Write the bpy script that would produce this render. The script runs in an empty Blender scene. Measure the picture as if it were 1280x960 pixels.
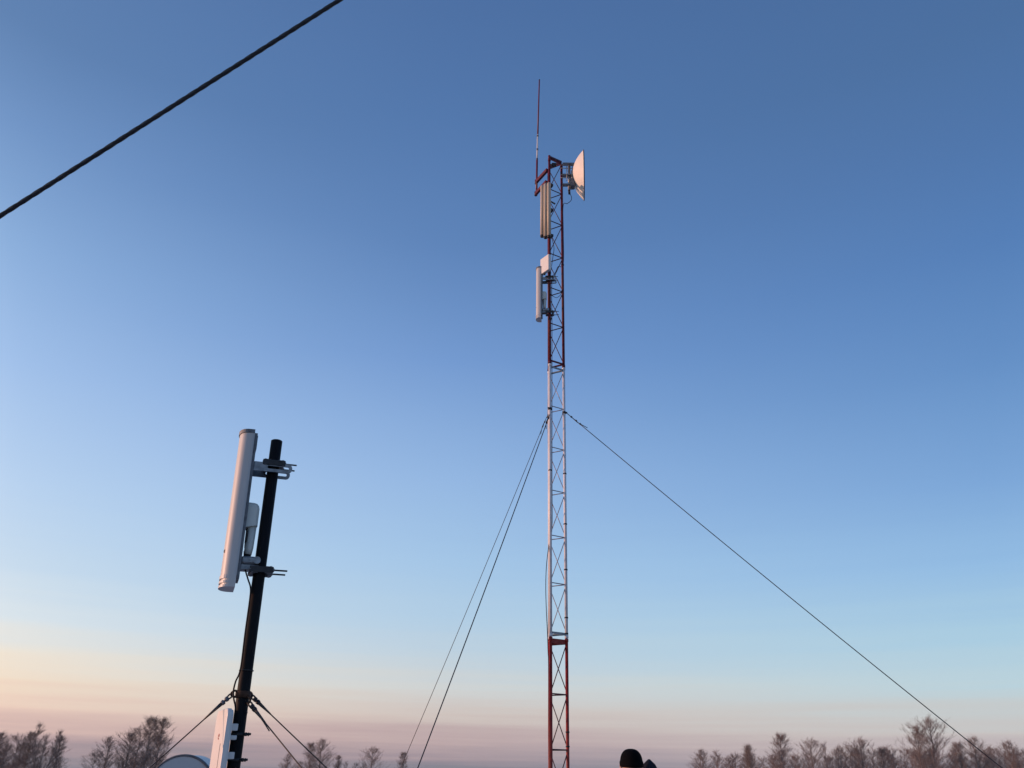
import bpy, math, random
from mathutils import Vector as V, Matrix, Quaternion
R = math.radians
sc = bpy.context.scene
C = sc.collection
random.seed(5)

# ------------------------------------------------------------------ camera
EYE = 1.60
PITCH, ROLL, FPX = R(25.6), R(1.1), 1035.0
cam_d = bpy.data.cameras.new('camera'); cam = bpy.data.objects.new('camera', cam_d); C.objects.link(cam)
cam_d.sensor_width = 36; cam_d.lens = 36 * FPX / 1280; cam_d.clip_start = .05; cam_d.clip_end = 5000
F = V((0, math.cos(PITCH), math.sin(PITCH))); U = V((0, -math.sin(PITCH), math.cos(PITCH))); X = V((1, 0, 0))
RR = X * math.cos(ROLL) + U * math.sin(ROLL); UU = -X * math.sin(ROLL) + U * math.cos(ROLL)
m = Matrix((RR, UU, -F)).transposed().to_4x4(); m.translation = V((0, 0, EYE)); cam.matrix_world = m
sc.camera = cam
def P(px, py, Y):
    """world point that lies at depth y = Y in the direction measured at photograph pixel (px, py)"""
    d = F * FPX + RR * (px - 640) + UU * (480 - py)
    return V((0, 0, EYE)) + d * (Y / d.y)

# ------------------------------------------------------------------ sky, sun, exposure
SUN_AZ, SUN_EL = R(-89), R(5)           # azimuth from the view direction, negative to the left
w = bpy.data.worlds.new('World'); sc.world = w; w.use_nodes = True
nt = w.node_tree; nt.nodes.clear(); N = nt.nodes.new; L = nt.links.new
def s2l(c):
    return tuple(((v/255)/12.92 if v/255 <= .04045 else ((v/255+.055)/1.055)**2.4) for v in c)
# evening sky measured by elevation (z of the direction) in four directions: towards the sun, left, middle, right
def rows(px, cols):
    out = []
    for py, c in cols:
        d = (P(px, py, 1) - V((0, 0, EYE))).normalized(); out.append((d.z, s2l(c)))
    return sorted(out)
left = rows(20, [(15,(99,133,179)),(150,(117,152,200)),(300,(141,176,220)),(450,(163,194,235)),(600,(187,212,241)),(700,(203,222,240)),(770,(224,233,238)),(815,(244,234,218)),(850,(250,227,201)),(880,(243,210,191)),(905,(225,192,181)),(930,(191,165,165)),(958,(142,137,147))])
mid = rows(560, [(15,(78,113,164)),(150,(83,120,172)),(300,(94,132,185)),(450,(116,154,208)),(600,(148,183,226)),(700,(164,198,231)),(770,(178,206,229)),(820,(192,210,223)),(860,(208,212,212)),(895,(208,196,190)),(925,(189,168,169)),(945,(157,144,153)),(962,(128,130,142))])
right = rows(1260, [(15,(75,111,159)),(150,(79,117,169)),(300,(85,127,183)),(450,(101,144,198)),(600,(125,167,216)),(700,(147,188,227)),(790,(170,205,226)),(850,(187,211,221)),(885,(197,205,207)),(915,(201,196,194)),(940,(190,180,183)),(975,(152,149,160))])
zen_l, zen_m, zen_r = s2l((80,112,165)), s2l((64,95,148)), s2l((58,90,142))
sun = [(0,s2l((226,172,130))),(.06,s2l((250,205,150))),(.14,s2l((252,226,182))),(.25,s2l((238,232,220))),(.45,s2l((190,212,236))),(.62,s2l((150,182,222))),(.8,s2l((112,146,192)))]
tc = N('ShaderNodeTexCoord'); sep = N('ShaderNodeSeparateXYZ')
nrm = N('ShaderNodeVectorMath'); nrm.operation = 'NORMALIZE'
L(tc.outputs['Generated'], nrm.inputs[0]); L(nrm.outputs[0], sep.inputs[0])
# faint level streaks of haze near the horizon
mp = N('ShaderNodeMapping'); mp.inputs['Scale'].default_value = (1.6, 1.6, 55); L(nrm.outputs[0], mp.inputs['Vector'])
nz = N('ShaderNodeTexNoise'); nz.inputs['Scale'].default_value = 1.3; nz.inputs['Detail'].default_value = 5; nz.inputs['Roughness'].default_value = .55
L(mp.outputs[0], nz.inputs['Vector'])
mp2 = N('ShaderNodeMapping'); mp2.inputs['Scale'].default_value = (1.2, 1.2, 3.5); L(nrm.outputs[0], mp2.inputs['Vector'])
nz2 = N('ShaderNodeTexNoise'); nz2.inputs['Scale'].default_value = 1.6; nz2.inputs['Detail'].default_value = 3; L(mp2.outputs[0], nz2.inputs['Vector'])
def math_(op, a, b=None, clamp=False):
    n = N('ShaderNodeMath'); n.operation = op; n.use_clamp = clamp
    for i, v in enumerate((a, b)):
        if v is None: continue
        if isinstance(v, (int, float)): n.inputs[i].default_value = v
        else: L(v, n.inputs[i])
    return n.outputs[0]
st = math_('MULTIPLY', math_('SUBTRACT', nz.outputs['Fac'], .5), math_('MULTIPLY', math_('SUBTRACT', .34, sep.outputs['Z'], True), .19))
st2 = math_('MULTIPLY', math_('SUBTRACT', nz2.outputs['Fac'], .5), .05)
z0 = math_('ADD', math_('ADD', sep.outputs['Z'], st), math_('MULTIPLY', st2, sep.outputs['Z']))
def ramp(stops, zen=None):
    n = N('ShaderNodeValToRGB'); cr = n.color_ramp; cr.interpolation = 'LINEAR'
    stops = list(stops) + ([(1.0, zen)] if zen else [(1.0, stops[-1][1])])
    cr.elements[0].position = max(0, stops[0][0]); cr.elements[0].color = (*stops[0][1], 1)
    cr.elements[1].position = 1; cr.elements[1].color = (*stops[-1][1], 1)
    for p, c in stops[1:-1]:
        e = cr.elements.new(p); e.color = (*c, 1)
    L(z0, n.inputs[0]); return n.outputs[0]
def mix(f, a, b):
    n = N('ShaderNodeMix'); n.data_type = 'RGBA'; n.clamp_factor = True
    L(f, n.inputs[0]); L(a, n.inputs[6]); L(b, n.inputs[7]); return n.outputs[2]
def span(a, b, smooth=False):
    n = N('ShaderNodeMapRange'); n.inputs[1].default_value = a; n.inputs[2].default_value = b
    if smooth: n.interpolation_type = 'SMOOTHSTEP'
    L(sep.outputs['X'], n.inputs[0]); return n.outputs[0]
c = mix(span(-.97, -.52), ramp(sun, zen_l), ramp(left, zen_l))
c = mix(math_('POWER', span(-.52, -.07), .62), c, ramp(mid, zen_m))
c = mix(span(-.07, .5), c, ramp(right, zen_r))
bg = N('ShaderNodeBackground'); bg.inputs['Strength'].default_value = 1.0
L(c, bg.inputs['Color']); wo = N('ShaderNodeOutputWorld'); L(bg.outputs[0], wo.inputs[0])
sd = bpy.data.lights.new('sun', 'SUN'); so = bpy.data.objects.new('sun', sd); C.objects.link(so)
sd.energy = 4.0; sd.angle = R(.6); sd.color = (1.0, .54, .37)
sdir = V((math.sin(SUN_AZ)*math.cos(SUN_EL), math.cos(SUN_AZ)*math.cos(SUN_EL), math.sin(SUN_EL)))
so.rotation_mode = 'QUATERNION'; so.rotation_quaternion = sdir.to_track_quat('Z', 'Y'); so.location = sdir * 50
sc.view_settings.view_transform = 'Standard'; sc.view_settings.look = 'None'; sc.view_settings.exposure = 0; sc.view_settings.gamma = 1
sc.render.engine = 'CYCLES'

# ------------------------------------------------------------------ materials
def mat(name, col, rough=.5, metal=0, var=.25, scale=6, bump=0.0, col2=None, thr=(.35, .7), stretch=(1, 1, 1), spec=.5):
    m = bpy.data.materials.new(name); m.use_nodes = True
    t = m.node_tree; b = t.nodes['Principled BSDF']; n = t.nodes.new; l = t.links.new
    b.inputs['Roughness'].default_value = rough; b.inputs['Metallic'].default_value = metal; b.inputs['Specular IOR Level'].default_value = spec
    tc = n('ShaderNodeTexCoord'); mp = n('ShaderNodeMapping'); mp.inputs['Scale'].default_value = stretch; l(tc.outputs['Object'], mp.inputs['Vector'])
    nz = n('ShaderNodeTexNoise'); nz.inputs['Scale'].default_value = scale; nz.inputs['Detail'].default_value = 6; nz.inputs['Roughness'].default_value = .65
    l(mp.outputs[0], nz.inputs['Vector'])
    cr = n('ShaderNodeValToRGB'); e = cr.color_ramp.elements
    e[0].position, e[1].position = thr
    c2 = col2 if col2 else tuple(v * (1 - var) for v in col)
    e[0].color = (*c2, 1); e[1].color = (*col, 1)
    l(nz.outputs['Fac'], cr.inputs[0]); l(cr.outputs[0], b.inputs['Base Color'])
    rr = n('ShaderNodeMapRange'); rr.inputs[3].default_value = min(1, rough * 1.3); rr.inputs[4].default_value = rough * .8
    l(nz.outputs['Fac'], rr.inputs[0]); l(rr.outputs[0], b.inputs['Roughness'])
    if bump:
        bp = n('ShaderNodeBump'); bp.inputs['Strength'].default_value = bump; bp.inputs['Distance'].default_value = .01
        l(nz.outputs['Fac'], bp.inputs['Height']); l(bp.outputs[0], b.inputs['Normal'])
    return m
M = dict(
    red=mat('red_mast_paint', (.13, .009, .020), .5, spec=.3, var=.45, scale=22, bump=.25),
    red_rod=mat('red_rod_paint', (.055, .010, .024), .5, var=.4, scale=20),
    red_low=mat('sunlit_red_mast_paint', (.34, .024, .014), .45, spec=.35, var=.5, scale=25, bump=.3),  # lowest section: mast red with its orange sunlight put into the colour
    white_paint=mat('white_mast_paint', (.68, .68, .70), .42, var=.22, scale=18, bump=.2),
    rod=mat('grey_rod', (.36, .34, .37), .45, .3, var=.3, scale=30),
    galv=mat('galvanised_steel', (.30, .32, .34), .45, .65, var=.4, scale=40, bump=.15),
    dull=mat('weathered_zinc', (.17, .18, .20), .55, .5, var=.4, scale=40, bump=.15),
    dark=mat('dark_steel', (.035, .036, .04), .5, .4, var=.4, scale=40),
    pole=mat('black_pole_paint', (.0065, .0065, .008), .6, 0, col2=(.030, .014, .009), thr=(.31, .45), scale=9, bump=.35, stretch=(1, 1, .35), spec=.12),
    rust=mat('rusty_iron', (.10, .045, .025), .8, .2, var=.6, scale=50, bump=.4),
    plastic=mat('white_plastic', (.66, .65, .63), .4, var=.07, scale=14, spec=.35),
    radome=mat('radome_plastic', (.50, .49, .48), .42, var=.10, scale=7, stretch=(1, 1, .3)),
    radio=mat('radio_plastic', (.58, .60, .55), .45, var=.08, scale=9),
    beige=mat('beige_radome', (.46, .40, .31), .45, var=.15, scale=12, stretch=(1, 1, .3)),
    dish=mat('dish_white', (.72, .68, .62), .55, var=.06, scale=8),
    drum=mat('drum_grey', (.42, .46, .50), .4, var=.08, scale=10),
    rubber=mat('black_cable', (.008, .008, .010), .6, var=.3, scale=60, spec=.2),
    stay=mat('dark_stay_rope', (.016, .018, .024), .42, .2, var=.5, scale=70, bump=.3, spec=.5),
    strand=mat('dark_strand_wire', (.045, .045, .055), .45, .5, var=.4, scale=80),
    rope=mat('steel_rope', (.10, .085, .075), .5, .5, var=.4, scale=90),
    mark=mat('red_mark', (.6, .12, .08), .5),
    whip=mat('whip_red', (.17, .014, .024), .45, var=.3, scale=15),
    bark=mat('birch_bark', (.30, .26, .24), .85, var=.6, scale=5, bump=.4),
    twig=mat('bare_twig', (.26, .18, .145), .85, var=.4, scale=.35),
    twig_shaded=mat('shaded_bare_twig', (.14, .095, .08), .85, var=.4, scale=.35),  # darker copy of the twig colour for left trees, backlit shade painted in
    snow=mat('trodden_snow', (.55, .56, .58), .7, col2=(.16, .13, .10), thr=(.36, .56), scale=1.2, bump=.5),
    knit=mat('black_knit', (.004, .004, .005), .95, var=.4, scale=220, bump=.6, spec=.05),
    navy=mat('navy_shell', (.014, .018, .030), .7, var=.5, scale=60, bump=.3, spec=.2),
    skin=mat('skin', (.48, .27, .20), .5, var=.15, scale=30),
    hair=mat('brown_hair', (.05, .03, .02), .7, var=.3, scale=60),
    eye=mat('eye_white', (.7, .7, .68), .2, var=.02), iris=mat('iris', (.06, .04, .03), .2, var=.1),
    lip=mat('lips', (.35, .12, .10), .5, var=.1), boot=mat('boot_leather', (.02, .016, .013), .5, var=.3, scale=30),
    trouser=mat('dark_trousers', (.03, .032, .036), .85, var=.3, scale=50, bump=.3),
)

# ------------------------------------------------------------------ mesh helpers
class MB:
    def __init__(s): s.v = []; s.f = []; s.sm = []
    def add(s, vs, fs, smooth=False):
        o = len(s.v); s.v += [tuple(v) for v in vs]
        for f in fs: s.f.append(tuple(i + o for i in f)); s.sm.append(smooth)
        return s
    def tube(s, pts, r, n=10, cap=True):
        pts = [V(p) for p in pts]; rs = r if isinstance(r, (list, tuple)) else [r] * len(pts)
        d0 = (pts[1] - pts[0]).normalized()
        a = V((0, 0, 1)) if abs(d0.z) < .9 else V((1, 0, 0))
        u = d0.cross(a).normalized(); vs = []; fs = []
        prev = d0
        for i, p in enumerate(pts):
            d = (pts[min(i+1, len(pts)-1)] - pts[max(i-1, 0)]).normalized()
            u = prev.rotation_difference(d) @ u; prev = d; v = d.cross(u)
            for k in range(n):
                t = 2*math.pi*k/n; vs.append(p + (u*math.cos(t) + v*math.sin(t)) * rs[i])
        for i in range(len(pts)-1):
            for k in range(n):
                k2 = (k+1) % n; fs.append((i*n+k, i*n+k2, (i+1)*n+k2, (i+1)*n+k))
        s.add(vs, fs, True)
        if cap:
            o = len(s.v) - len(vs)
            s.f.append(tuple(o+k for k in range(n))[::-1]); s.sm.append(False)
            s.f.append(tuple(o+(len(pts)-1)*n+k for k in range(n))); s.sm.append(False)
        return s
    def box(s, c, x, y, z, mx=None, b=0.0):
        """box centred on c; b chamfers the vertical and horizontal edges"""
        if b <= 0:
            vs = [V((i*x/2, j*y/2, k*z/2)) for k in (-1, 1) for j in (-1, 1) for i in (-1, 1)]
            fs = [(0,2,3,1),(4,5,7,6),(0,1,5,4),(2,6,7,3),(0,4,6,2),(1,3,7,5)]
        else:
            def ring(dx, dy, zz):
                hx, hy = x/2-dx, y/2-dy
                return [V(q) for q in ((hx-b,-hy,zz),(hx,-hy+b,zz),(hx,hy-b,zz),(hx-b,hy,zz),(-hx+b,hy,zz),(-hx,hy-b,zz),(-hx,-hy+b,zz),(-hx+b,-hy,zz))]
            vs = ring(b*.7, b*.7, -z/2) + ring(0, 0, -z/2+b) + ring(0, 0, z/2-b) + ring(b*.7, b*.7, z/2)
            fs = [tuple(range(8))[::-1], tuple(range(24, 32))]
            for q in range(3):
                for k in range(8): fs.append((q*8+k, q*8+(k+1) % 8, q*8+8+(k+1) % 8, q*8+8+k))
        mx = mx or Matrix.Identity(3)
        return s.add([V(c) + mx @ v for v in vs], fs, False)
    def bar(s, a, b, wd, ht, up=V((0, 0, 1))):
        a, b = V(a), V(b); d = (b-a); l = d.length; d.normalize(); y = up.cross(d).normalized(); z = d.cross(y)
        return s.box((a+b)/2, l, wd, ht, Matrix((d, y, z)).transposed())
    def prism(s, prof, z0, z1, nseg=1, fn=None, smooth=True, caps=True):
        n = len(prof); vs = []; fs = []
        for i in range(nseg+1):
            z = z0 + (z1-z0)*i/nseg
            for (a, b_) in prof: vs.append(V((a, b_, z)))
        for i in range(nseg):
            for k in range(n): fs.append((i*n+k, i*n+(k+1) % n, (i+1)*n+(k+1) % n, (i+1)*n+k))
        s.add(vs, fs, smooth)
        if caps: s.add(vs[:n], [tuple(range(n))[::-1]]); s.add(vs[-n:], [tuple(range(n))])
        return s
    def plate(s, outline, hole, y0, y1):
        """slotted plate: outline and hole in (x, z) with equal counts, thick from y0 to y1"""
        n = len(outline); vs = [V((a, y, b)) for y in (y0, y1) for ring in (outline, hole) for a, b in ring]; fs = []
        for k in range(n):
            j = (k+1) % n
            fs += [(k, j, n+j, n+k), (2*n+k, 3*n+k, 3*n+j, 2*n+j), (k, 2*n+k, 2*n+j, j), (n+k, n+j, 3*n+j, 3*n+k)]
        return s.add(vs, fs)
    def lathe(s, prof, axis=V((0, 0, 1)), o=V((0, 0, 0)), n=40, close=False):
        axis = axis.normalized(); a = V((0, 0, 1)) if abs(axis.z) < .9 else V((1, 0, 0))
        u = axis.cross(a).normalized(); v = axis.cross(u); vs = []; fs = []
        for r, h in prof:
            for k in range(n):
                t = 2*math.pi*k/n; vs.append(o + axis*h + (u*math.cos(t)+v*math.sin(t))*r)
        q = len(prof)
        for i in range(q-1 if not close else q):
            for k in range(n): fs.append((i*n+k, i*n+(k+1) % n, ((i+1) % q)*n+(k+1) % n, ((i+1) % q)*n+k))
        return s.add(vs, fs, True)
    def mesh(s, name, m):
        me = bpy.data.meshes.new(name); me.from_pydata(s.v, [], s.f); me.update()
        me.polygons.foreach_set('use_smooth', s.sm); me.materials.append(m); return me
    def obj(s, name, m, parent=None):
        o = bpy.data.objects.new(name, s.mesh(name, m)); C.objects.link(o)
        if parent: o.parent = parent
        return o
def fix(o):
    import bmesh
    b = bmesh.new(); b.from_mesh(o.data); bmesh.ops.recalc_face_normals(b, faces=b.faces); b.to_mesh(o.data); b.free(); return o
def tag(o, label, cat, group=None, kind=None):
    o['label'] = label; o['category'] = cat
    if group: o['group'] = group
    if kind: o['kind'] = kind
    return o
def thing(name, label, cat, loc=(0, 0, 0), group=None):
    o = bpy.data.objects.new(name, None); C.objects.link(o); o.location = loc; o.empty_display_size = .1
    bpy.context.view_layer.update(); return tag(o, label, cat, group)
def copy_tree(o, parent=None):
    c = o.copy(); C.objects.link(c)
    if parent: c.parent = parent
    for ch in list(o.children): copy_tree(ch, c)
    return c
def basis(o, x, z=V((0, 0, 1))):
    """turn an object so that its local z and x point as given"""
    z = z.normalized(); y = z.cross(x).normalized(); x = y.cross(z)
    o.rotation_mode = 'QUATERNION'; o.rotation_quaternion = Matrix((x, y, z)).transposed().to_quaternion()

# ------------------------------------------------------------------ ground
g = MB(); n = 60
vs = []; fs = []
for j in range(n+1):
    for i in range(n+1):
        x = (i/n*2-1); y = (j/n*2-1); x = math.copysign(abs(x)**3, x)*1500; y = math.copysign(abs(y)**3, y)*1500
        vs.append((x, y, (.12*math.sin(x*.21+1)*math.cos(y*.17) - .02 if abs(x)+abs(y) > 14 else -.02)))
for j in range(n):
    for i in range(n): a = j*(n+1)+i; fs.append((a, a+1, a+n+2, a+n+1))
g.add(vs, fs, True); go = g.obj('ground', M['snow']); go['kind'] = 'structure'

# ------------------------------------------------------------------ lattice mast
K = .45
LX0, LX1 = P(688.0, 941, 8.1).x, P(709.7, 941, 8.1).x
cx = (LX0 + LX1) / 2
leg_xy = {'near': V((LX0, 8.005, 0)), 'far': V((LX0, 8.195, 0)), 'right': V((LX1, 8.10, 0))}
mast = thing('lattice_mast', 'tall red and white triangular lattice mast held by thin guy wires', 'mast', (cx, 8.1, 0))
mo = V((cx, 8.1, 0))
def pt(k, z): p = leg_xy[k] - mo; return V((p.x, p.y, z))
J0 = EYE + 2.715*K; SEC = 6.375*K; BAY = 1.035*K
joints = [J0 - SEC, J0, J0 + SEC, J0 + 2*SEC]
LR = .0150
mats_leg = [M['red_low'], M['white_paint'], M['red']]
mats_rod = [M['red_rod'], M['rod'], M['red_rod']]
for s in range(3):
    z0, z1 = joints[s], joints[s+1]
    if s == 0: z0 = 0.0
    if s == 2: z1 = joints[2] + .09*K + 6.2*K
    for k in leg_xy:
        b = MB().tube([pt(k, z0+.002), pt(k, z1-.002)], LR, 12)
        top = z1 + (.05 if s == 2 and k == 'near' else 0)
        if s == 2 and k == 'near': b.tube([pt(k, z1), pt(k, top)], LR, 12)
        # sleeve and flange nuts at the joints
        b.tube([pt(k, z1-.030), pt(k, z1-.004)], LR*1.22, 12)
        if s: b.tube([pt(k, z0+.004), pt(k, z0+.030)], LR*1.22, 12)
        b.obj('leg', mats_leg[s], mast)
    base = joints[s] + .09*K
    pairs = [('near', 'right'), ('right', 'far'), ('far', 'near')]
    rodr = .0047 if s != 1 else .0040
    for i in range(7):
        z = base + i*BAY
        if z < .03: continue
        for a, b_ in pairs:
            if i in (0, 6) and s != 2 or (i == 6) or (i == 0 and s > 0):
                mb = MB().bar(pt(a, z), pt(b_, z), .006, .020 if not (s == 0 and i == 6) else .042)
                mm = mats_leg[s] if s != 1 else M['galv']
            else:
                mb = MB().tube([pt(a, z), pt(b_, z)], rodr*1.25, 8); mm = mats_rod[s] if s != 1 else M['rod']
            mb.obj('strut', mm, mast)
    for i in range(6):
        za, zb = base + i*BAY + .012, base + (i+1)*BAY - .012
        if za < .0: continue
        # front face runs from the near leg up to the right leg, rear face from the right leg up to the far leg
        for a, b_ in (('near', 'right'), ('right', 'far'), ('far', 'near')):
            MB().tube([pt(a, za), pt(b_, zb)], rodr, 7).obj('brace', mats_rod[s], mast)
MB().box((0, -0.0, .012), .34, .34, .02, b=.004).obj('base_plate', M['dull'], mast)
# guy collar on the white section
zg = P(709, 516, 8.1).z
for k in leg_xy:
    cb = MB(); cb.tube([pt(k, zg-.012), pt(k, zg+.012)], LR*1.35, 12)
    d = V((pt(k, 0).x, pt(k, 0).y, 0)).normalized(); cb.bar(pt(k, zg)+d*.012, pt(k, zg)+d*.035, .005, .020)
    cb.obj('guy_collar', M['dark'], mast)
# steel bands that clamp things to the legs
for py, k in ((405, 'near'), (392, 'near'), (347, 'near'), (330, 'near'), (262, 'near'), (592, 'near'), (592, 'right'), (655, 'right'), (712, 'right'), (772, 'right'), (792, 'right'), (915, 'right'), (933, 'right'), (331, 'right')):
    z = P(695, py, 8.1).z; MB().tube([pt(k, z-.006), pt(k, z+.006)], LR*1.25, 10).obj('clamp_band', M['dark'], mast)

# coaxial feeder that runs down inside the near leg and bulges out to the left
def spline(pts, sub=8):
    pts = [V(p) for p in pts]; out = []
    for i in range(len(pts)-1):
        a, b, c_, d = pts[max(i-1, 0)], pts[i], pts[i+1], pts[min(i+2, len(pts)-1)]
        for k in range(sub):
            t = k/sub
            out.append(.5*((2*b)+(c_-a)*t+(2*a-5*b+4*c_-d)*t*t+(3*b-a-3*c_+d)*t**3))
    return out + [pts[-1]]
ZN = lambda py: P(688, py, 8.0).z
def world(o, mb_pts): return [p - V(o.location) for p in mb_pts]
cpts = [P(713, 243, 8.02), P(714.5, 247, 8.0), P(713.5, 251, 8.02), P(709, 254.5, 8.06), P(704, 257, 8.09)] + [P(704.2, y, 8.11) for y in (290, 330)] + \
       [P(698, 333, 8.08), P(695, 339, 8.03)] + [P(690, y, 8.03) for y in (352, 400, 460, 520, 600, 660)] + \
       [P(686.0, 682, 8.0), P(683.0, 708, 7.97), P(682.2, 735, 7.97), P(683.0, 765, 7.98), P(684.2, 790, 7.99), P(685.0, 815, 7.99), P(686, 840, 7.99)] + [P(686.4, 958, 7.99)]
last = cpts[-1]; cpts += [V((last.x, last.y, .9)), V((last.x-.05, last.y, .3)), V((last.x-.25, last.y-.15, .02))]
cf = MB().tube(spline(cpts, 6), .0036, 7).obj('feeder_cable', M['rubber'])
tag(cf, 'thin black feeder cable running down the near leg of the lattice mast', 'cable')
cp2 = spline([P(688, 367, 7.99), P(691, 370, 8.0), P(696, 372, 8.04), P(701, 368, 8.08), P(702.5, 362, 8.09)], 6)
tag(MB().tube(cp2, .003, 6).obj('jumper_cable', M['rubber']), 'short dark cable sagging across the lattice bay beside the lower sector antenna', 'cable')

jp = spline([P(689, 296, 7.95), P(691, 302, 7.97), P(692.5, 311, 8.0), P(691, 322, 8.02), P(689.5, 333, 8.03)], 5)
tag(MB().tube(jp, .0035, 6).obj('jumper_cable', M['rubber']), 'short cable hanging from the foot of the beige ribbed antenna', 'cable')
jp = spline([P(676, 388, 7.99), P(678, 392, 7.98), P(682, 391.5, 7.97), P(685, 388, 7.97), P(689, 393, 8.0), P(690, 402, 8.03)], 5)
tag(MB().tube(jp, .0035, 6).obj('jumper_cable', M['rubber']), 'short cable looping below the radio of the mast sector antenna', 'cable')
fp = [V((leg_xy['far'].x-.010, leg_xy['far'].y+.012, z)) + V((random.uniform(-.004, .004), 0, 0)) for z in [7.9-.45*i for i in range(18)]]
tag(MB().tube(spline(fp, 4), .0045, 6).obj('feeder_cable', M['rubber']), 'black feeder cable tied along the far leg of the lattice mast', 'cable')
# ------------------------------------------------------------------ guy wires of the mast
GW = 'steel guy wires of the lattice mast'
def guy(start, thru, rad, label, group, m='strand', fittings=True, clips=(.10, .15, .20), nm='guy_wire'):
    t = -start.z/(thru.z-start.z); end = start + (thru-start)*t
    d = (end-start).normalized(); Ln = (end-start).length
    root = thing(nm, label, 'guy wire', end, group)
    pts = []
    for i in range(25):
        f = i/24; p = start + (end-start)*f; p.z -= .012*Ln*math.sin(math.pi*f)*.6
        pts.append(p - end)
    MB().tube(pts, rad, 6).obj('wire', M[m], root)
    if fittings:
        for q in clips:
            p = start + d*q - end; MB().tube([p, p+d*.018], rad*2.1, 8).obj('wire_clip', M['dark'], root)
        tl = MB(); side = d.cross(V((0, 1, 0))).normalized()
        a = start + d*(clips[0]*.6) - end; b = start + d*(clips[-1]+.10) - end
        tl.tube([a, (a+b)/2 - side*rad*1.6, b + side*rad*4], rad*.9, 6); tl.obj('wire_tail', M[m], root)
    st_ = MB().tube([V((0, 0, -.25)), -d*.0 + V((0, 0, .10))], .012, 8); st_.obj('ground_stake', M['rust'], root)
    return root
def wpt(k): p = leg_xy[k]; d = (p-mo); d.z = 0; d.normalize(); q = p + d*.035; return V((q.x, q.y, zg))
gw = [guy(P(683.5, 521, 8.2), P(505, 946, 9.5), .0032, 'thinner far guy wire slanting down to the left of the lattice mast', GW, clips=(.05, .10)),
      guy(P(687.2, 518, 7.97), P(520, 960, 6.5), .0046, 'thicker near guy wire slanting down to the left of the lattice mast', GW, clips=(.05, .12)),
      guy(P(708.5, 516.5, 8.1), P(1250, 951, 7.1), .0042, 'long guy wire slanting down to the right across the sky', GW, clips=(.06, .13, .19))]

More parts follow.
